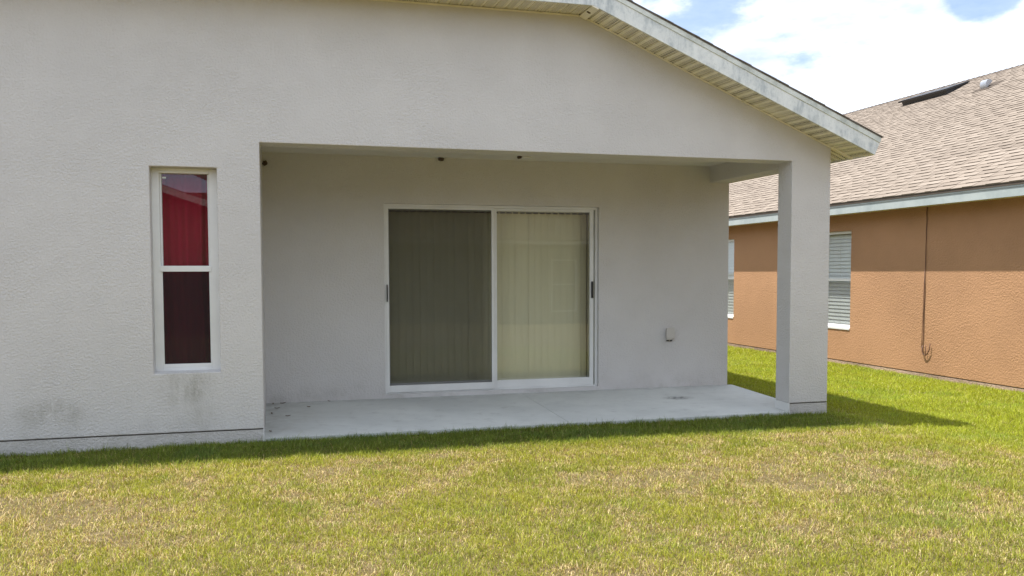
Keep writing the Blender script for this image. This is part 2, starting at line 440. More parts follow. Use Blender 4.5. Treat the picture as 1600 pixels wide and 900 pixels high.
p = m_.build('patio', M['concrete'], loc=(2.6, 0.8, 0)); tag(p, kind='structure')

# ------------------------------------------------------------------ the house
H = empty('house', (0, 0, -0.05), 'pale grey stucco house with recessed covered patio, corner column and white sliding door', 'house')
zr = lambda x: 3.275 - 0.4147 * (x - 3.93)           # underside line of the sloping rake
zt = lambda x: 3.75 if x <= 2.88 else min(3.75, zr(x) + 0.035)
WX0, WX1, WZ0, WZ1 = -0.8676, -0.3433, 0.5431, 2.2496
xs = [-8.0, WX0, WX1, 0.0, 2.80, 5.0896, 5.5302]
rows = [K(0.049), K(WZ0), K(WZ1), K(2.4715), K(2.56), zt]
def zt2(x): return zt(x)
def hole(i, j):
    if i == 1 and j == 1: return True
    return i in (3, 4) and j <= 2
w = cells(xs, rows, hole, 0.0, 0.2469)
w.build('wall', M['stucco'], H, bevel=0.006)
for a_, b_ in ((-8.0, -0.006), (5.096, 5.5302)):
    MB().box(a_, b_, 0.004, 0.2469, -0.35, 0.0385).build('foundation', M['plinth'], H)
for a_, b_ in ((-7.99, -0.007), (5.0965, 5.527)):
    MB().box(a_, b_, 0.012, 0.240, 0.0386, 0.0488).build('weep_screed', M['joint'], H)
for a_, b_ in ((-0.006, 0.0), (5.0896, 5.096)):
    MB().box(a_, b_, -0.001, 0.246, -0.35, 0.0488).build('corner_bead', M['white'], H)
# walls of the recess and of the rest of the house
DX0, DX1, DZ0, DZ1 = 1.2414, 3.690, 0.058, 2.1125
bw = cells([-0.15, DX0, DX1, 5.3422], [K(-0.3), K(DZ0), K(DZ1), K(2.86)], lambda i, j: i == 1 and j == 1, D, D + 0.20)
bw.build('wall', M['stucco'], H, bevel=0.005)
MB().box(-0.20, -0.0003, 0.2472, D - 0.0003, -0.3, 2.86).build('wall', M['stucco'], H)
MB().box(5.15, 5.3422, D + 0.2003, 12.2, -0.3, 2.78).box(-8.0, -7.8, 0.2472, 12.2, -0.3, 2.78).box(-7.7995, 5.1495, 12.0, 12.2, -0.3, 2.78).build('wall', M['stucco'], H)
MB().box(5.0896, 5.3422, 0.2472, D - 0.0003, 2.4254, 2.84).build('beam', M['stucco'], H, bevel=0.004)
MB().box(0.0003, 5.0893, 0.2472, D - 0.0003, 2.6139, 2.66).build('patio_ceiling', M['ceiling'], H)
MB().box(-7.79, 5.14, 0.26, 11.9, -0.2, -0.02).build('floor_slab', M['room'], H) if False else None
# roof planes
def zR(x): return 2.686 + 0.4147 * (5.84 - x)
xb = 2.862; ef = -0.36
ze = zR(xb); xm = -1.2; zm = zR(xm); yh = ef + (zm - ze) / 0.4167; xl = 2 * xm - 5.84; xlb = 2 * xm - xb
roof = MB()
T = 0.010
def slabpoly(mb, pts, t):
    n = len(pts); vs = list(pts) + [(a, b, c - t) for a, b, c in pts]
    mb.add(vs, [tuple(range(n)), tuple(range(2 * n - 1, n - 1, -1))] + [(i, (i + 1) % n, (i + 1) % n + n, i + n) for i in range(n)])
slabpoly(roof, [(5.84, ef, zR(5.84)), (5.84, 12.55, zR(5.84)), (xm, 12.55, zm), (xm, yh, zm), (xb, ef, ze)], T)
slabpoly(roof, [(xb, ef, ze), (xm, yh, zm), (xlb, ef, ze)], T)
slabpoly(roof, [(xlb, ef, ze), (xm, yh, zm), (xm, 12.55, zm), (xl, 12.55, zR(5.84)), (xl, ef, zR(5.84))], T)
roof.prism([(5.3, 2.78), (xm, zm - 0.15), (xl + 0.5, 2.78)], 12.0, 12.2)
mR = simple('dark_shingle_edge', (0.16, 0.145, 0.13), 0.95, 0.25, scale=30)
rf = roof.build('roof', mR, H)
# shingle courses seen edge-on along the rake
se = MB(); L = math.hypot(1, 0.4147); ux, uz = -1 / L, 0.4147 / L; nx_, nz_ = 0.4147 / L, 1 / L
s0 = 0.0; total = (5.86 - xb) * L; rr = random.Random(3)
while s0 < total:
    ln = 0.143; hh = 0.006 + rr.random() * 0.005; ov = rr.uniform(0.002, 0.010)
    a = Vector((5.86, 0, zR(5.84) - 0.008)) + Vector((ux, 0, uz)) * s0
    b = a + Vector((ux, 0, uz)) * (ln + 0.02); nn = Vector((nx_, 0, nz_))
    q = [a, b, b + nn * 0.006, a + nn * hh]
    y0, y1 = ef - ov, ef + 0.4
    se.add([(v.x, y0, v.z) for v in q] + [(v.x, y1, v.z) for v in q], [(0, 1, 2, 3), (7, 6, 5, 4), (0, 4, 5, 1), (1, 5, 6, 2), (2, 6, 7, 3), (3, 7, 4, 0)])
    s0 += ln
se.build('shingle_edge', mR, rf)
# fascia outline along level eave and sloping rake
yF = -0.35
bot = [(-5.25, 3.72), (2.855, 3.72), (5.775, zr(5.775))]
top = [(5.830, zr(5.775) + 0.118), (2.862, 3.868), (-5.25, 3.868)]
MB().prism(bot + top, yF, yF + 0.02).build('fascia', M['fascia'], rf)
dt = [(-5.25, 3.8685), (2.862, 3.8685), (5.8305, zr(5.775) + 0.1185), (5.842, zR(5.842) - T + 0.004), (2.862, ze - T - 0.001), (-5.25, ze - T - 0.001)]
MB().prism(dt, yF - 0.007, yF + 0.02).build('drip_edge', M['drip'], rf)
sf = MB().box(5.776, 5.796, yF + 0.0205, 12.5, zr(5.775) + 0.002, 2.64); sf.build('fascia', M['fascia'], rf)
MB().box(5.797, 5.804, yF + 0.021, 12.5, 2.60, 2.645).build('drip_edge', M['drip'], rf)
# soffit panels with V grooves: built with a UV map
def soffit(name, P0, along, outv, length, width, down, mat, parent, phase=0.0):
    along, outv, down = Vector(along).normalized(), Vector(outv).normalized(), Vector(down).normalized()
    prof = []; u = -phase
    while u < length:
        for du_, h in ((0, 0), (0.012, 0.0), (0.0135, 0.011), (0.026, 0.011), (0.0275, 0.0), (0.088, 0.0), (0.0895, 0.006), (0.1001, 0.006)):
            q = u + du_
            if 0 <= q <= length: prof.append((q, h))
        u += 0.1016
    prof.append((length, 0.0))
    o0 = wloc(parent); P0 = Vector(P0)
    bm = bmesh.new(); uvl = bm.loops.layers.uv.new('UVMap'); R = []
    for u, h in prof:
        a = bm.verts.new(P0 + along * u - down * h - o0); b = bm.verts.new(P0 + along * u + outv * width - down * h - o0); R.append((a, b, u))
    for i in range(len(R) - 1):
        a, b, u = R[i]; c, d, u2 = R[i + 1]
        f = bm.faces.new((a, b, d, c))
        for lp, q in zip(f.loops, ((u, 0), (u, width), (u2, width), (u2, 0))): lp[uvl].uv = q
    me = bpy.data.meshes.new(name); bm.to_mesh(me); bm.free(); me.materials.append(mat)
    o = bpy.data.objects.new(name, me); SC.collection.objects.link(o); o.parent = parent; o['_w'] = tuple(o0); return o
so = soffit('soffit', (-5.2, -0.001, 3.735), (1, 0, 0), (0, -1, -0.035), 5.2 + 2.895, 0.349, (0, 0, -1), M['soffit'], rf)
dv_ = Vector((1, 0, -0.4147)).normalized()
soffit('soffit', (2.850, -0.001, zr(2.850) + 0.012), dv_, (0, -1, -0.03), (5.776 - 2.850) * L, 0.349, (-0.4147, 0, -1), M['soffit'], rf, 0.03)
soffit('soffit', (5.345, 0.0, zr(5.345) + 0.012), (0, 1, 0), (1, 0, -0.4147), 12.3, 0.463, (0, 0, -1), M['soffit'], rf, 0.05)
ch = MB()
ch.box(-5.2, 2.875, -0.016, -0.0015, 3.718, 3.730)
ch.prism([(2.875, zr(2.875) - 0.001), (5.531, zr(5.531) - 0.003), (5.531, zr(5.531) + 0.008), (2.875, zr(2.875) + 0.010)], -0.016, -0.0015)
ch.build('channel_trim', M['soffit'], rf)
MB().prism([(5.5308, zr(5.5308) - 0.003), (5.7755, zr(5.7755) - 0.003), (5.7755, zr(5.7755) + 0.03), (5.5308, zr(5.5308) + 0.03)], -0.016, 0.02).build('channel_trim', M['soffit'], rf)
MB().prism([(2.842, 3.713), (2.874, 3.699), (2.902, 3.687), (2.902, 3.700), (2.874, 3.711), (2.842, 3.722)], -0.349, -0.0165).build('mitre_trim', M['soffit'], rf)

# ---- front window
W = empty('window', (-0.605, 0.15, WZ0), parent=H)
yw = 0.115
fr = MB()
fr.box(-0.8675, -0.808, yw, yw + 0.085, WZ0 + 0.001, WZ1 - 0.001).box(-0.414, -0.3434, yw, yw + 0.085, WZ0 + 0.001, WZ1 - 0.001)
fr.box(-0.808, -0.414, yw, yw + 0.085, 2.208, WZ1 - 0.001).box(-0.808, -0.414, yw, yw + 0.085, WZ0 + 0.001, 0.578)
fr.build('frame', M['white'], W, bevel=0.003)
MB().box(-0.8079, -0.4141, yw + 0.030, yw + 0.07, 1.402, 1.437).box(-0.8079, -0.792, yw + 0.030, yw + 0.07, 1.4375, 2.2075).box(-0.430, -0.4141, yw + 0.030, yw + 0.07, 1.4375, 2.2075).build('sash', M['white'], W, bevel=0.002)
ls = MB().box(-0.815, -0.407, yw - 0.006, yw + 0.028, 1.388, 1.4015 + 0.034).box(-0.8079, -0.795, yw + 0.004, yw + 0.028, 0.612, 1.3875).box(-0.427, -0.4141, yw + 0.004, yw + 0.028, 0.612, 1.3875).box(-0.8079, -0.4141, yw + 0.004, yw + 0.028, 0.5785, 0.611)
ls.build('sash', M['white'], W, bevel=0.002)
MB().box(-0.7919, -0.4301, yw + 0.045, yw + 0.05, 1.4375, 2.2075).build('pane', M['glass'], W)
MB().box(-0.7949, -0.4271, yw + 0.020, yw + 0.024, 0.6115, 1.3875).build('pane', M['glass'], W)
MB().add([(-0.7949, yw + 0.007, 0.595), (-0.4271, yw + 0.007, 0.595), (-0.4271, yw + 0.007, 1.3875), (-0.7949, yw + 0.007, 1.3875)], [(0, 1, 2, 3)]).build('insect_screen', M['screen_dark'], W)
MB().add([(-0.8675, 0.002, WZ0 + 0.0005), (-0.3434, 0.002, WZ0 + 0.0005), (-0.3434, yw - 0.001, WZ0 + 0.012), (-0.8675, yw - 0.001, WZ0 + 0.012), (-0.8675, 0.002, WZ0 - 0.004), (-0.3434, 0.002, WZ0 - 0.004), (-0.3434, yw - 0.001, WZ0 - 0.004), (-0.8675, yw - 0.001, WZ0 - 0.004)],
         [(0, 1, 2, 3), (0, 4, 5, 1), (1, 5, 6, 2), (3, 2, 6, 7), (0, 3, 7, 4), (4, 7, 6, 5)]).build('sill', M['stucco'], W)
# paper tag at the pane's corner
MB().box(-0.785, -0.757, yw + 0.0425, yw + 0.0445, 2.166, 2.180).build('sticker', M['white'], W)
# red curtain behind it
cu = MB(); n = 160; cols = []
for i in range(n + 1):
    x = -0.95 + 0.70 * i / n
    y = 0.285 + 0.016 * math.sin(x * 41 + 2.2 * math.sin(x * 13)) + 0.004 * math.sin(x * 97 + 1)
    cols.append((x, y))
zs_ = [0.35, 0.9, 1.5, 2.35]
for k, z in enumerate(zs_):
    for i, (x, y) in enumerate(cols): cu.v.append((x + 0.012 * math.sin(k * 1.3 + i * 0.02), 0.285 + (y - 0.285) * (1.15 - 0.12 * k), z))
for k in range(3):
    for i in range(n): cu.f.append((k * (n + 1) + i, k * (n + 1) + i + 1, (k + 1) * (n + 1) + i + 1, (k + 1) * (n + 1) + i))
o = cu.build('curtain', M['curtain'], loc=(-0.6, 0.285, 0.35), smooth=True)
tag(o, 'deep red curtain in folds behind the tall narrow window', 'curtain')

# ---- sliding door
S = empty('sliding_door', (2.46, D + 0.07, DZ0), parent=H)
y0 = D + 0.028
f = MB()
f.box(DX0 + .0005, 1.266, y0, D + 0.16, DZ0 + .001, DZ1 - .001).box(3.664, DX1 - .0005, y0 + 0.012, D + 0.16, DZ0 + .001, DZ1 - .001)
f.box(1.266, 3.664, y0 + 0.004, D + 0.16, 2.084, DZ1 - .001).box(1.266, 3.664, y0 + 0.012, D + 0.16, DZ0 + .001, 0.074)
f.box(1.266, 3.664, y0 - 0.006, y0 + 0.0115, DZ0 + .001, 0.064)
f.build('frame', M['alu'], S, bevel=0.002)
ps = MB(); ya, yb = y0 - 0.004, y0 + 0.022       # screen panel in the outer track
ps.box(1.262, 1.293, ya, yb, 0.074, 2.0835).box(2.433, 2.463, ya, yb, 0.074, 2.0835).box(1.293, 2.433, ya, yb, 2.060, 2.0835).box(1.293, 2.433, ya, yb, 0.074, 0.150)
ps.build('screen_panel', M['alu'], S, bevel=0.002)
MB().add([(1.293, ya + 0.012, 0.150), (2.433, ya + 0.012, 0.150), (2.433, ya + 0.012, 2.060), (1.293, ya + 0.012, 2.060)], [(0, 1, 2, 3)]).build('insect_screen', M['screen'], S)
pg = MB(); ya2, yb2 = y0 + 0.030, y0 + 0.062     # glazed panels
pg.box(2.466, 2.502, ya2, yb2, 0.0745, 2.0835).box(3.604, 3.649, ya2, yb2, 0.0745, 2.0835).box(2.502, 3.604, ya2, yb2, 2.058, 2.0835).box(2.502, 3.604, ya2, yb2, 0.0745, 0.162)
pg.build('door_panel', M['alu'], S, bevel=0.002)
pf = MB(); ya3, yb3 = y0 + 0.070, y0 + 0.100
pf.box(1.267, 1.310, ya3, yb3, 0.0745, 2.0835).box(2.450, 2.498, ya3, yb3, 0.0745, 2.0835).box(1.310, 2.450, ya3, yb3, 2.050, 2.0835).box(1.310, 2.450, ya3, yb3, 0.0745, 0.165)
pf.build('door_panel', M['alu'], S, bevel=0.002)
MB().box(2.502, 3.604, ya2 + 0.012, ya2 + 0.018, 0.162, 2.058).build('pane', M['glass'], S)
MB().box(1.310, 2.450, ya3 + 0.012, ya3 + 0.018, 0.165, 2.050).build('pane', M['glass'], S)
MB().box(1.2665, 1.279, ya - 0.016, ya - 0.0005, 1.06, 1.245).box(1.2665, 1.279, ya - 0.022, ya - 0.016, 1.09, 1.215).build('handle', M['black'], S, bevel=0.003)
MB().box(3.618, 3.640, ya2 - 0.022, ya2 - 0.0005, 1.075, 1.265).build('handle', M['black'], S, bevel=0.004)
# vertical blind
B = empty('vertical_blind', (2.46, D + 0.30, 0.08), 'cream vertical blind of long hanging vanes closed behind the sliding door', 'window blind')
MB().box(1.20, 3.72, D + 0.27, D + 0.315, 2.062, 2.10).build('head_rail', M['white'], B)
x = 1.245; rv = random.Random(5); k = 0
while x < 3.70:
    if 1.80 < x < 1.87: x += 0.075
    a = math.radians((7 if x < 2.46 else 4.5) + rv.uniform(-2.5, 2.5)); hw = 0.0445
    if x > 3.56: a = math.radians(24)
    yy = D + 0.292; mv = MB()
    for t in range(5):
        q = -1 + t / 2; bow = 0.002 * (1 - q * q)
        px, py = x + q * hw * math.cos(a) + bow * math.sin(a), yy + q * hw * math.sin(a) - bow * math.cos(a)
        mv.v += [(px, py, 0.085 + rv.uniform(0, .002)), (px, py, 2.045)]
    mv.f = [(2 * t, 2 * t + 2, 2 * t + 3, 2 * t + 1) for t in range(4)]
    mv.v += [(x - 0.008, yy - 0.001, 2.045), (x + 0.008, yy - 0.001, 2.045), (x + 0.006, yy - 0.001, 2.063), (x - 0.006, yy - 0.001, 2.063)]; mv.f.append((10, 11, 12, 13))
    mv.build('vane', M['vane'], B, smooth=True); x += 0.079; k += 1
# dark room behind: floor, ceiling
MB().box(-7.7, 5.14, D + 0.21, 11.9, 0.0, 0.03).build('floor', M['room'], H)
MB().box(-7.7, -0.21, 0.26, 11.9, 2.60, 2.64).box(-0.2095, 5.14, D + 0.21, 11.9, 2.60, 2.64).build('ceiling', M['room'], H)

# ---- electrical box on the patio wall
E_ = empty('outlet_box', (4.58, D, 0.64), parent=H)
MB().box(4.530, 4.615, D - 0.035, D - 0.0005, 0.575, 0.715).build('cover', M['box'], E_, bevel=0.004)
MB().box(4.522, 4.622, D - 0.050, D - 0.0353, 0.590, 0.722).build('lid', M['box'], E_, bevel=0.005)
for a_ in (4.536, 4.580): MB().box(a_, a_ + 0.02, D - 0.034, D - 0.010, 0.562, 0.5745).build('catch', M['black'], E_)
MB().box(2.69, 2.80, 1.36, 1.41, 2.598, 2.6136).build('ceiling_plate', M['white'], H, bevel=0.003)

# ---- mud nests
def nest(c, r, label, seed):
    bm = bmesh.new(); bmesh.ops.create_icosphere(bm, subdivisions=3, radius=1)
    rg = np.random.RandomState(seed)
    ph = rg.rand(9) * 6
    for v in bm.verts:
        n = v.co.normalized()
        k = 1 + 0.18 * math.sin(4 * n.x + ph[0]) * math.cos(5 * n.z + ph[1]) + 0.12 * math.sin(9 * n.y + ph[2] + 6 * n.x) + 0.06 * math.sin(17 * n.z + ph[3])
        v.co = Vector((n.x * r[0], n.y * r[1], n.z * r[2])) * k
    me = bpy.data.meshes.new('mud_nest'); bm.to_mesh(me); bm.free(); me.materials.append(M['mud'])
    for p in me.polygons: p.use_smooth = True
    o = bpy.data.objects.new('mud_nest', me); SC.collection.objects.link(o); o.location = c
    tag(o, label, 'nest', 'mud nests of wasps')
nest((0.03, D - 0.010, 2.502), (0.024, 0.018, 0.026), 'dark mud nest on the back wall in the far left corner of the patio', 1)
nest((1.862, D - 0.02, 2.600), (0.032, 0.024, 0.022), 'dark mud nest where the patio ceiling meets the wall above the screened door panel', 2)
nest((2.655, 1.355, 2.603), (0.026, 0.03, 0.016), 'small mud nest on the patio ceiling beside the small white plate', 3)
nest((2.868, -0.20, 3.716), (0.022, 0.022, 0.022), 'round dark mud nest under the soffit corner where the eave starts to slope', 4)

# ---- dead leaves on the slab
lf = [(0.07, 1.60), (0.17, 1.62), (0.11, 1.35), (0.42, 1.36), (0.06, 1.08), (0.21, 0.92), (0.64, 1.63), (0.05, 0.25)]
rl = random.Random(9)
for i, (lx, ly) in enumerate(lf):
    a = rl.uniform(0, 3.1); s = rl.uniform(0.018, 0.034); z0 = -0.040 + 0.056 * ly / D
    mv = MB(); nseg = 7
    for t in range(nseg + 1):
        q = t / nseg; wd = s * 0.42 * math.sin(math.pi * min(1, q * 0.93 + 0.05)); up = 0.004 + 0.010 * abs(q - 0.5) + 0.002
        for sgn in (-1, 0, 1):
            px, py = (q - 0.5) * 2 * s, sgn * wd
            mv.v.append((lx + px * math.cos(a) - py * math.sin(a), ly + px * math.sin(a) + py * math.cos(a), z0 + up + abs(sgn) * 0.005))
    for t in range(nseg):
        for q in (0, 1): mv.f.append((t * 3 + q, t * 3 + q + 1, t * 3 + q + 4, t * 3 + q + 3))
    o = mv.build('dead_leaf', M['dead_leaf'], loc=(lx, ly, z0), smooth=True)
    tag(o, 'small curled brown dead leaf lying on the left end of the patio slab', 'leaf', 'dead leaves on the patio slab')

# ------------------------------------------------------------------ neighbouring house
NX = 9.22; FX = 8.91
N = empty('house', (NX, 6, -0.2), 'orange tan stucco house with brown shingle roof beyond the strip of lawn on the right', 'house')
ws = [(4.645, 5.555), (8.41, 9.32)]; wz0, wz1 = 0.435, 2.045
zE0, zE1 = 2.293, 2.446
ys = [-4.0, ws[0][0], ws[0][1], ws[1][0], ws[1][1], 20.0]
nw = cells(ys, [K(-0.112), K(wz0), K(wz1), K(2.33)], lambda i, j: i in (1, 3) and j == 1, NX, NX + 0.2, swap=True)
nw.build('wall', M['tan_stucco'], N, bevel=0.006)
MB().box(NX + 0.004, NX + 0.2, -4, 20, -0.4, -0.122).box(NX + 0.02, NX + 0.19, -3.99, 19.99, -0.122, -0.112).build('foundation', M['tan_plinth'], N)
MB().box(NX + 0.012, NX + 0.0199, -3.9, 19.9, -0.124, -0.110).build('weep_screed', M['joint'], N)
RX = 15.317; zTop0 = 2.470; slope = 0.5
zN = lambda x: zTop0 + slope * (x - (FX - 0.02))
far = 2 * RX - NX
MB().prism([(NX + 0.2005, -0.4), (far, -0.4), (far, 2.3), (RX, zN(RX) - 0.2), (NX + 0.2005, 2.3)], -4.0, -3.8).prism([(NX + 0.2005, -0.4), (far, -0.4), (far, 2.3), (RX, zN(RX) - 0.2), (NX + 0.2005, 2.3)], 19.8, 20.0).box(far - 0.2, far, -3.79, 19.79, -0.4, 2.33).build('wall', M['tan_stucco'], N)
NR = MB(); slabpoly(NR, [(FX - 0.015, -4.4, zN(FX - 0.015) - 0.010), (FX - 0.015, 20.4, zN(FX - 0.015) - 0.010), (RX, 20.4, zN(RX) - 0.010), (RX, -4.4, zN(RX) - 0.010)], 0.03)
slabpoly(NR, [(RX + 0.001, -4.4, zN(RX) - 0.010), (RX + 0.001, 20.4, zN(RX) - 0.010), (2 * RX - FX, 20.4, zN(FX) - 0.010), (2 * RX - FX, -4.4, zN(FX) - 0.010)], 0.03)
nroof = NR.build('roof', M['shingle'], N)
at = nroof.data.attributes.new('tone', 'FLOAT', 'FACE')
# shingle courses (real steps)
rg = np.random.RandomState(11)
cosA, sinA = 1 / math.hypot(1, slope), slope / math.hypot(1, slope)
SL = (RX - FX + 0.02) / cosA; exp_ = 0.143
V_, F_, Tn = [], [], []
def spt(s, y, h): return (FX - 0.02 + s * cosA - h * sinA, y, zTop0 + s * sinA + h * cosA)
def tile(s0, s1, y0, y1, h0, h1, tone, butt):
    b = len(V_)
    for (s, h) in ((s0, h0), (s1, h1)):
        V_.append(spt(s, y0, h)); V_.append(spt(s, y1, h))
    V_.append(spt(s0, y0, -0.006)); V_.append(spt(s0, y1, -0.006)); V_.append(spt(s1, y0, -0.006)); V_.append(spt(s1, y1, -0.006))
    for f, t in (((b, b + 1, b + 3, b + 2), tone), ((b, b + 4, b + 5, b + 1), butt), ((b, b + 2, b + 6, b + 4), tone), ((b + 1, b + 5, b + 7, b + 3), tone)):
        F_.append(f); Tn.append(t)
ncs = int(SL / exp_)
for i in range(ncs):
    s0 = i * exp_; s1 = min(s0 + exp_ + 0.003, SL); y = -4.4 - rg.rand() * 0.3
    row = rg.uniform(-0.06, 0.06)
    while y < 20.4:
        w1 = rg.uniform(0.10, 0.30); w2 = rg.uniform(0.08, 0.26)
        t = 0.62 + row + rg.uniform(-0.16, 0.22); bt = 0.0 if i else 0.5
        tile(s0, s1, max(y, -4.4), min(y + w1, 20.4), 0.0150, 0.0045, min(1, t), bt)
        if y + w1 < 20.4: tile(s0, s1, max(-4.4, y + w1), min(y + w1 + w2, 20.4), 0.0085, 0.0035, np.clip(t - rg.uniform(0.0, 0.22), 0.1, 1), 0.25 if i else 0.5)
        y += w1 + w2
me = bpy.data.meshes.new('shingles')
o0 = wloc(N); Va = np.array(V_) - np.array(o0)
me.from_pydata(Va.tolist(), [], F_); me.materials.append(M['shingle'])
a = me.attributes.new('tone', 'FLOAT', 'FACE'); a.data.foreach_set('value', np.array(Tn, dtype=np.float32))
o = bpy.data.objects.new('shingles', me); SC.collection.objects.link(o); o.parent = nroof; o['_w'] = tuple(o0)
# ridge cap
rc = MB(); y = -4.4
while y < 20.3:
    w_ = 0.15; z = zN(RX)
    rc.add([(RX - 0.15, y, z - 0.068), (RX, y, z + 0.022), (RX + 0.15, y, z - 0.068), (RX - 0.15, y + 0.16, z - 0.075), (RX, y + 0.16, z + 0.012), (RX + 0.15, y + 0.16, z - 0.075)], [(0, 1, 4, 3), (1, 2, 5, 4), (0, 3, 5, 2)])
    y += w_
rc.build('ridge_cap', M['shingle'], nroof)
MB().box(FX, FX + 0.02, -4.38, 20.38, zE0, zE1 - 0.036).build('fascia', M['fascia_blue'], nroof)
MB().box(FX - 0.008, FX + 0.02, -4.38, 20.38, zE1 - 0.0355, zE1 + 0.004).build('drip_edge', M['fascia_blue'], nroof)
soffit('soffit', (NX + 0.001, -4.3, zE0 + 0.012), (0, 1, 0), (-1, 0, 0), 24.6, NX - FX - 0.022, (0, 0, -1), M['soffit'], nroof)
# roof vents
vn = Vector((-sinA, 0, cosA))
def onroof(s, y, h=0): return Vector((FX - 0.02 + s * cosA, y, zTop0 + s * sinA)) + vn * h
def rs(x): return (x - (FX - 0.02)) / cosA
sv0, sv1 = rs(14.42), rs(15.02)
rv_ = MB(); ya_, yb_ = 8.45, 9.95
c8 = [onroof(sv0, ya_, 0.10), onroof(sv0, yb_, 0.10), onroof(sv1, yb_, 0.02), onroof(sv1, ya_, 0.02),
      onroof(sv0, ya_, 0.145), onroof(sv0, yb_, 0.145), onroof(sv1, yb_, 0.05), onroof(sv1, ya_, 0.05)]
rv_.add(c8, [(0, 1, 2, 3), (7, 6, 5, 4), (0, 4, 5, 1), (1, 5, 6, 2), (2, 6, 7, 3), (3, 7, 4, 0)])
vt = rv_.build('roof_vent', M['vent_black'], nroof, bevel=0.004)
rb = MB()
c8 = [onroof(sv0 + 0.05, ya_ + 0.05, 0.0), onroof(sv0 + 0.05, yb_ - 0.05, 0.0), onroof(sv1, yb_ - 0.05, 0.0), onroof(sv1, ya_ + 0.05, 0.0),
      onroof(sv0 + 0.05, ya_ + 0.05, 0.095), onroof(sv0 + 0.05, yb_ - 0.05, 0.095), onroof(sv1, yb_ - 0.05, 0.02), onroof(sv1, ya_ + 0.05, 0.02)]
rb.add(c8, [(0, 1, 2, 3), (7, 6, 5, 4), (0, 4, 5, 1), (1, 5, 6, 2), (2, 6, 7, 3), (3, 7, 4, 0)])
rb.build('roof_vent', M['vent_black'], nroof)
MB().box(0, 0, 0, 0, 0, 0)
# gooseneck exhaust hood: half barrel open down-slope
gh = MB(); sc0 = rs(14.02); yc = 7.05; nseg = 14; R_ = 0.10
for e in (-1, 1):
    for t in range(nseg + 1):
        an = math.pi * (0.16 + 0.84 * t / nseg)      # open at the foot of the down-slope side
        gh.v.append(tuple(onroof(sc0 + 0.15 - R_ * math.cos(math.pi - an) * -1 * -1, yc + e * 0.08, 0.015 + 0.145 * math.sin(an))))
for t in range(nseg): gh.f.append((t, t + 1, nseg + 2 + t, nseg + 1 + t))
gh.f.append(tuple(range(nseg + 1))); gh.f.append(tuple(range(nseg + 1, 2 * nseg + 2)))
gh.build('exhaust_hood', M['galv'], nroof, solid=0)
MB().add([onroof(sc0 + 0.06, yc - .075, 0.018), onroof(sc0 + 0.06, yc + .075, 0.018), onroof(sc0 + 0.065, yc + .075, 0.07), onroof(sc0 + 0.065, yc - .075, 0.07)], [(0, 1, 2, 3)]).build('hood_grille', M['vent_black'], nroof)
gp = MB(); c8 = [onroof(s, y, h) for h in (0.004, 0.017) for s, y in ((sc0 - .06, yc - .22), (sc0 - .06, yc + .22), (sc0 + .42, yc + .22), (sc0 + .42, yc - .22))]
gp.add(c8, [(0, 1, 2, 3), (7, 6, 5, 4), (0, 4, 5, 1), (1, 5, 6, 2), (2, 6, 7, 3), (3, 7, 4, 0)]); gp.build('flashing', M['shingle'], nroof)

# windows of the neighbouring house
def side_window(ya, yb, parent):
    Wn = empty('window', (NX + 0.08, (ya + yb) / 2, wz0), parent=parent)
    x0, x1 = NX + 0.055, NX + 0.13; t = 0.045
    f = MB().box(x0, x1, ya + .0005, ya + t, wz0 + .001, wz1 - .001).box(x0, x1, yb - t, yb - .0005, wz0 + .001, wz1 - .001)
    f.box(x0, x1, ya + t, yb - t, wz1 - 0.045, wz1 - .001).box(x0, x1, ya + t, yb - t, wz0 + .001, wz0 + 0.05)
    f.build('frame', M['white'], Wn, bevel=0.003)
    zm_ = 1.215
    MB().box(x0 - 0.004, x0 + 0.03, ya + t, yb - t, zm_, zm_ + 0.04).build('sash', M['white'], Wn, bevel=0.002)
    MB().box(x0 + 0.030, x0 + 0.034, ya + t, yb - t, zm_ + 0.0405, wz1 - 0.0455).build('pane', M['glass'], Wn)
    MB().box(x0 + 0.018, x0 + 0.022, ya + t, yb - t, wz0 + 0.0505, zm_ - .0005).build('pane', M['glass'], Wn)
    MB().add([(x0 + 0.006, ya + t, wz0 + 0.05), (x0 + 0.006, yb - t, wz0 + 0.05), (x0 + 0.006, yb - t, zm_), (x0 + 0.006, ya + t, zm_)], [(0, 1, 2, 3)]).build('insect_screen', M['screen_grey'], Wn)
    MB().box(NX - 0.012, NX + 0.054, ya - 0.0, yb + 0.0, wz0 - 0.030, wz0 + 0.004).build('sill', M['white'], Wn, bevel=0.003)
    return Wn
def blind(ya, yb, label):
    Bn = empty('window_blind', (NX + 0.17, (ya + yb) / 2, wz0), label, 'window blind', 'horizontal blinds in the tan house')
    sl = MB(); z = wz0 + 0.03; xc = NX + 0.150
    while z < wz1 - 0.06:
        a = math.radians(71); hw = 0.0355
        p0, p1 = (xc - hw * math.cos(a), z - hw * math.sin(a)), (xc + hw * math.cos(a), z + hw * math.sin(a)); pm = ((p0[0] + p1[0]) / 2 - 0.004, z + 0.002)
        sl.add([(p0[0], ya - .02, p0[1]), (p0[0], yb + .02, p0[1]), (pm[0], ya - .02, pm[1]), (pm[0], yb + .02, pm[1]), (p1[0], ya - .02, p1[1]), (p1[0], yb + .02, p1[1])], [(0, 1, 3, 2), (2, 3, 5, 4)])
        z += 0.062
    sl.build('slats', M['slat'], Bn)
    MB().box(xc - 0.02, xc + 0.03, ya - .01, yb + .01, wz1 - 0.05, wz1 - 0.002).build('head_rail', M['white'], Bn)
    mbk = MB()
    for yy in (ya + 0.15, (ya + yb) / 2, yb - 0.15): mbk.box(xc - 0.017, xc - 0.0155, yy - .002, yy + .002, wz0 + 0.03, wz1 - 0.05)
    mbk.build('cord', M['white'], Bn)
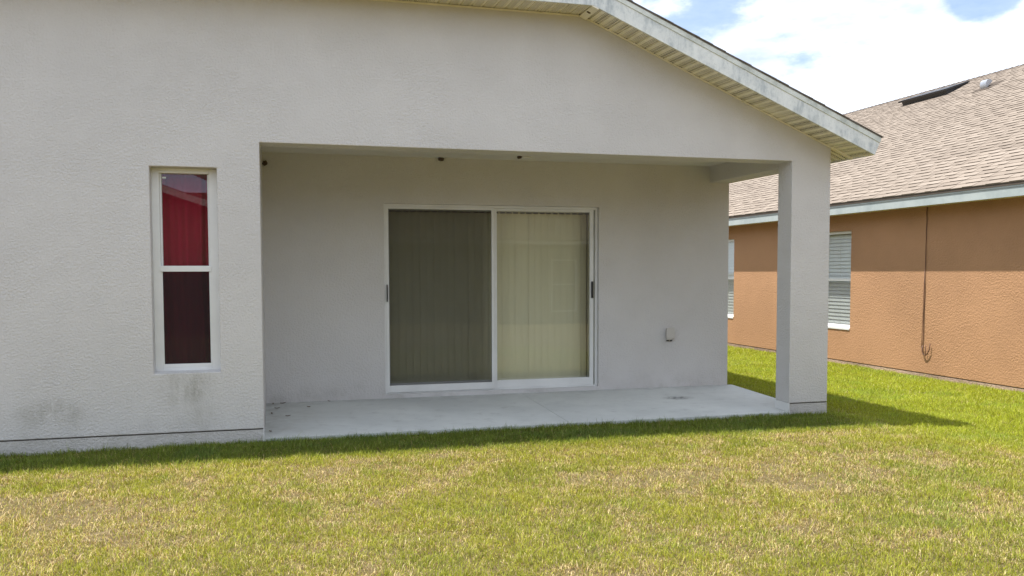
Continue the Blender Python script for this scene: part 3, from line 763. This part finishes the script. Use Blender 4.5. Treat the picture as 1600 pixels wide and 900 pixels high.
for (ya, yb), lb in zip(ws, ('white horizontal blind in the tan house window right beside the grey corner column', 'white horizontal blind in the far tan house window between patio wall and column')):
    side_window(ya, yb, N); blind(ya, yb, lb)

# loose cable down the tan wall
cbm = MB()
pts = [(NX - 0.012, 2.921, 2.30)]
rk = random.Random(2); z = 2.2
while z > 0.36:
    pts.append((NX - 0.010 - 0.004 * rk.random(), 2.921 + 0.028 * (2.3 - z) / 2 + rk.uniform(-.003, .003), z)); z -= 0.12
pts += [(NX - 0.012, 2.955, 0.27)]
cbm.tube(pts, 0.0055, 6)
cbm.tube([(NX - 0.014, 2.938, 1.42), (NX - 0.022, 2.945, 1.0), (NX - 0.016, 2.958, 0.6), (NX - 0.02, 2.968, 0.26)], 0.004, 6)
cbm.tube([(NX - 0.02, 2.955, 0.28), (NX - 0.03, 2.945, 0.21), (NX - 0.035, 2.91, 0.165), (NX - 0.03, 2.87, 0.15), (NX - 0.03, 2.83, 0.19), (NX - 0.03, 2.80, 0.24), (NX - 0.025, 2.79, 0.33)], 0.007, 6)
cbm.tube([(NX - 0.03, 2.87, 0.155), (NX - 0.03, 2.868, 0.22), (NX - 0.035, 2.872, 0.31)], 0.005, 6)
cbm.tube([(NX - 0.03, 2.90, 0.165), (NX - 0.04, 2.925, 0.24), (NX - 0.03, 2.93, 0.30)], 0.005, 6)
o = cbm.build('cable', M['cable'], loc=(NX, 2.92, 0.15), smooth=True)
tag(o, 'thin brown cable hanging down the tan wall with a frayed hooked end', 'cable')

# ------------------------------------------------------------------ house behind the camera, seen only mirrored in the glass
BY = -13.5
Bh = empty('house', (2, BY, -0.2), 'beige house behind the camera mirrored faintly in the window and sliding door glass', 'house')
def bz(x): return 2.25 if x > 0.9 else min(2.25 + (0.9 - x) * 0.33, 2.25 + (x + 9.5) * 0.33 if x < -4.3 else 9)
bxs = [-9.5, -4.3, 0.9, 8.05, 8.90, 16.0]
wb = cells(bxs, [K(-0.9), K(0.18), K(1.75), lambda x: bz(x) if x != -4.3 else 2.25 + 5.2 * 0.33], lambda i, j: i == 3 and j == 1, BY - 0.2, BY)
wb.build('wall', M['beige_stucco'], Bh)
br = MB()
slabpoly(br, [(0.9, BY + 0.35, 2.33), (16.4, BY + 0.35, 2.33), (16.4, BY - 7, 5.4), (-4.3, BY - 7, 5.4), (0.9, BY - 0.4, 2.5)], 0.03)
slabpoly(br, [(1.0, BY + 0.4, 2.27), (-4.3, BY + 0.4, 4.02), (-4.3, BY - 9, 4.02), (1.0, BY - 9, 2.27)], 0.03)
slabpoly(br, [(-9.9, BY + 0.4, 2.17), (-4.3, BY + 0.4, 4.02), (-4.3, BY - 9, 4.02), (-9.9, BY - 9, 2.17)], 0.03)
brf = br.build('roof', M['shingle'], Bh)
MB().box(1.0, 16.4, BY + 0.34, BY + 0.36, 2.20, 2.28).prism([(1.0, 2.09), (1.0, 2.25), (-4.3, 4.0), (-9.9, 2.15), (-9.9, 2.0), (-4.3, 3.84)], BY + 0.39, BY + 0.41).build('fascia', M['box'], brf)
Wb = empty('window', (8.47, BY, 0.18), parent=Bh)
MB().box(8.051, 8.10, BY - .12, BY - .05, 0.181, 1.749).box(8.85, 8.899, BY - .12, BY - .05, 0.181, 1.749).box(8.10, 8.85, BY - .12, BY - .05, 0.181, 0.23).box(8.10, 8.85, BY - .12, BY - .05, 1.70, 1.749).box(8.10, 8.85, BY - .11, BY - .05, 0.97, 1.01).build('frame', M['white'], Wb)
MB().box(8.10, 8.85, BY - .10, BY - .095, 0.23, 1.70).build('pane', M['glass'], Wb)
MB().box(-9.4, 15.9, BY - 9, BY - 8.8, -0.9, 4.0).build('wall', M['beige_stucco'], Bh)

# ------------------------------------------------------------------ lawn
def lawn():
    rs_ = np.random.RandomState(42)
    cx, cy = 0.11, -7.67
    fwd = np.array([0.2627, 0.9649]); rt = np.array([0.9649, -0.2627])
    n = 3400000
    x = rs_.uniform(-4.0, 9.24, n); y = rs_.uniform(-5.4, 12.0, n)
    d = (x - cx) * fwd[0] + (y - cy) * fwd[1]; u = ((x - cx) * rt[0] + (y - cy) * rt[1]) / np.maximum(d, 0.1)
    keep = (d > 3.0)
    # outside the photo's frame only a sparse margin
    infr = (np.abs(u) < 0.63) & (d > 3.75)
    marg = (np.abs(u) < 1.0)
    inside = ((y > -0.004) & (x < 5.41) & (y < D + .01) & ~((x > 5.41))) | ((y > 0.0) & (x < 0)) | ((y > 0.0) & (x < 5.535) & (y < 0.25)) | ((y > 1.6) & (x < 5.36)) | (x > NX + 0.002)
    keep &= ~inside
    dens = np.clip(1.35 - d * 0.055, 0.30, 1.0)
    hidden = (y > 0.5) & (x < 5.3)
    pr = np.where(infr, dens, np.where(marg, 0.28, 0.0))
    keep &= rs_.rand(n) < pr
    x, y, d = x[keep], y[keep], d[keep]; n = len(x)
    # dryness field
    dry = fbm(x, y, 0.9, 1, 3) * 0.45 + fbm(x, y, 3.2, 2, 4) * 0.95 + fbm(x, y, 9.0, 6, 2) * 0.50 - 0.58
    def blob(px, py, rx, ry, k): return k * np.exp(-(((x - px) / rx) ** 2 + ((y - py) / ry) ** 2))
    dry += blob(3.1, -2.2, 1.0, 0.40, 0.30) + blob(3.7, -2.5, 0.45, 0.3, 0.26) + blob(2.6, -2.0, 0.9, 0.25, 0.14) + blob(3.9, -1.9, 0.7, 0.25, 0.12) + blob(0.95, -1.95, 0.22, 0.12, 0.25) + blob(1.5, -2.0, 0.25, 0.12, 0.22)
    dry += blob(-1.2, -2.0, 1.1, 0.7, 0.14) + blob(2.8, -3.4, 0.7, 0.3, 0.10)
    dry += blob(2.7, -1.3, 2.2, 0.35, 0.10)
    lush = np.maximum(ss(y, -0.95, -0.55) * (x < 5.8), ss(x, 4.9, 6.6) * ss(y, -2.6, -0.6))
    dry -= 0.34 * lush; dry += 0.16 * (fbm(x, y, 1.6, 7, 2) - 0.5)
    bare = ss(dry, 0.50, 0.74)
    keep = rs_.rand(n) > bare * 0.70
    x, y, d, dry, lush = x[keep], y[keep], d[keep], dry[keep], lush[keep]; n = len(x)
    pd = np.clip(0.16 + 0.56 * ss(dry, 0.15, 0.66), 0.10, 0.84) * (1 - 0.55 * lush)
    r = rs_.rand(n)
    kind = (r < pd)                     # dry blade
    clump = fbm(x, y, 9.0, 4, 2)
    L = np.where(kind, rs_.uniform(0.025, 0.060, n), rs_.uniform(0.030, 0.068, n)) * (0.50 + 0.85 * clump) * (1 + 0.22 * lush)
    near = ((y > -0.12) & (x < 5.6))
    L = np.where(near, L * 1.05, L); L *= np.where(rs_.rand(n) < 0.02, 1.35, 0.86)
    wd = rs_.uniform(0.0016, 0.0040, n) * np.clip(0.72 + d * 0.045, 0.9, 1.6)
    th = rs_.normal(0, 1.9, n) + 9.0 * fbm(x, y, 2.6, 6, 3); ph = th + np.pi / 2 + rs_.normal(0, 0.5, n)
    lean = np.where(kind, rs_.uniform(0.5, 1.5, n), rs_.uniform(0.25, 1.35, n))
    z = gz(x, y) - 0.004
    dx, dy = np.cos(th), np.sin(th); sx, sy = np.cos(ph) * wd / 2, np.sin(ph) * wd / 2
    def P(fr_, ang, wf):
        hx, hz = np.sin(ang) * L * fr_, np.cos(ang) * L * fr_
        return hx, hz, wf
    a1 = lean * 0.55
    mx_, mz_ = np.sin(a1) * L * 0.5, np.cos(a1) * L * 0.5
    a2 = np.minimum(lean * 1.35, 1.9)
    tx, tz = mx_ + np.sin(a2) * L * 0.5, mz_ + np.cos(a2) * L * 0.5
    verts = np.empty((n, 5, 3), np.float32)
    verts[:, 0] = np.stack([x - sx, y - sy, z], -1); verts[:, 1] = np.stack([x + sx, y + sy, z], -1)
    verts[:, 2] = np.stack([x + dx * mx_ + sx * .85, y + dy * mx_ + sy * .85, z + mz_], -1)
    verts[:, 3] = np.stack([x + dx * mx_ - sx * .85, y + dy * mx_ - sy * .85, z + mz_], -1)
    verts[:, 4] = np.stack([x + dx * tx, y + dy * tx, z + np.maximum(tz, 0.004)], -1)
    # colours of the single blades
    g1 = np.array([0.115, 0.150, 0.014]); g2 = np.array([0.37, 0.39, 0.035]); g3 = np.array([0.50, 0.46, 0.050])
    s1 = np.array([0.50, 0.37, 0.155]); s2 = np.array([0.25, 0.15, 0.06]); s3 = np.array([0.70, 0.60, 0.33])
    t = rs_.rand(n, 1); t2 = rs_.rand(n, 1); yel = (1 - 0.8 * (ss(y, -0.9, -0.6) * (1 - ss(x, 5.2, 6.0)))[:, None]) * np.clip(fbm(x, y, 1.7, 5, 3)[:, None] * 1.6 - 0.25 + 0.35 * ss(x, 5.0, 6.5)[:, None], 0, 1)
    shade_tint = (ss(y, -0.9, -0.6) * (1 - ss(x, 5.2, 6.0)))[:, None]  # greener growth by the wall, plus its shade painted in darker and bluer
    t = t * (1 - 0.45 * shade_tint)
    green = (g1 * (1 - t) + g2 * t) * 0.97
    tone = fbm(x, y, 2.3, 3, 4)[:, None]
    deep = ss(tone, 0.54, 0.74) * 0.8
    green = green * (1 - 0.55 * deep) + green * np.array([0.55, 0.85, 1.6]) * 0.55 * deep
    lsh = lush[:, None] * (1 - shade_tint)
    green = green * (1 + 0.30 * lsh)
    g3 = np.array([0.50, 0.45, 0.050]) * (1 - lsh) + np.array([0.40, 0.47, 0.022]) * lsh
    green = green * (1 - 0.5 * shade_tint) + green * np.array([0.72, 1.0, 1.9]) * 0.5 * shade_tint
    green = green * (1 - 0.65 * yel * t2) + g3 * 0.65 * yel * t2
    straw = np.where(t2 < 0.30, s2 * (0.7 + 0.5 * t), s1 * (1 - t) + s3 * t)
    bz_ = ss(dry, 0.42, 0.70)[:, None]
    straw = straw * (1 - 0.45 * bz_) + np.where(t2 < 0.5, s2 * 1.15, np.array([0.60, 0.46, 0.28])) * 0.45 * bz_
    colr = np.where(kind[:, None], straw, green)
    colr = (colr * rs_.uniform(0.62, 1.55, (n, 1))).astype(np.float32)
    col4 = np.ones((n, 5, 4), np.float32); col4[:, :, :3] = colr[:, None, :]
    me = bpy.data.meshes.new('grass')
    me.vertices.add(n * 5); me.vertices.foreach_set('co', verts.reshape(-1))
    base = (np.arange(n) * 5)[:, None]
    loops = np.concatenate([base + np.array([0, 1, 2, 3]), base + np.array([3, 2, 4])], 1).astype(np.int32)
    me.loops.add(n * 7); me.loops.foreach_set('vertex_index', loops.reshape(-1))
    me.polygons.add(n * 2)
    ls_ = np.stack([np.arange(n) * 7, np.arange(n) * 7 + 4], 1).astype(np.int32)
    me.polygons.foreach_set('loop_start', ls_.reshape(-1))
    me.update(calc_edges=True); me.validate()
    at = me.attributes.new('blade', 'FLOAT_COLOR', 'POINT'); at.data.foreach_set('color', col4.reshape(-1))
    mt = Mat('grass_blade').set(Roughness=0.55); mt.b.inputs['Specular IOR Level'].default_value = 0.35
    an = mt.n.new('ShaderNodeAttribute'); an.attribute_name = 'blade'
    mt.link(an.outputs['Color'], mt.b.inputs['Base Color'])
    tr = mt.n.new('ShaderNodeBsdfTranslucent'); mt.link(mt.mix(1.0, an.outputs['Color'], (1.0, 1.0, 0.6), 'MULTIPLY'), tr.inputs[0])
    mx = mt.n.new('ShaderNodeMixShader'); mx.inputs[0].default_value = 0.38
    mt.link(mt.b.outputs[0], mx.inputs[1]); mt.link(tr.outputs[0], mx.inputs[2]); mt.link(mx.outputs[0], mt.out.inputs[0])
    me.materials.append(mt.m)
    o = bpy.data.objects.new('grass', me); SC.collection.objects.link(o)
    tag(o, 'short lawn of mixed green and straw dry grass in front of and between the houses', 'grass', kind='stuff')
    print('blades', n)
lawn()
for o in SC.objects:
    if '_w' in o: del o['_w']
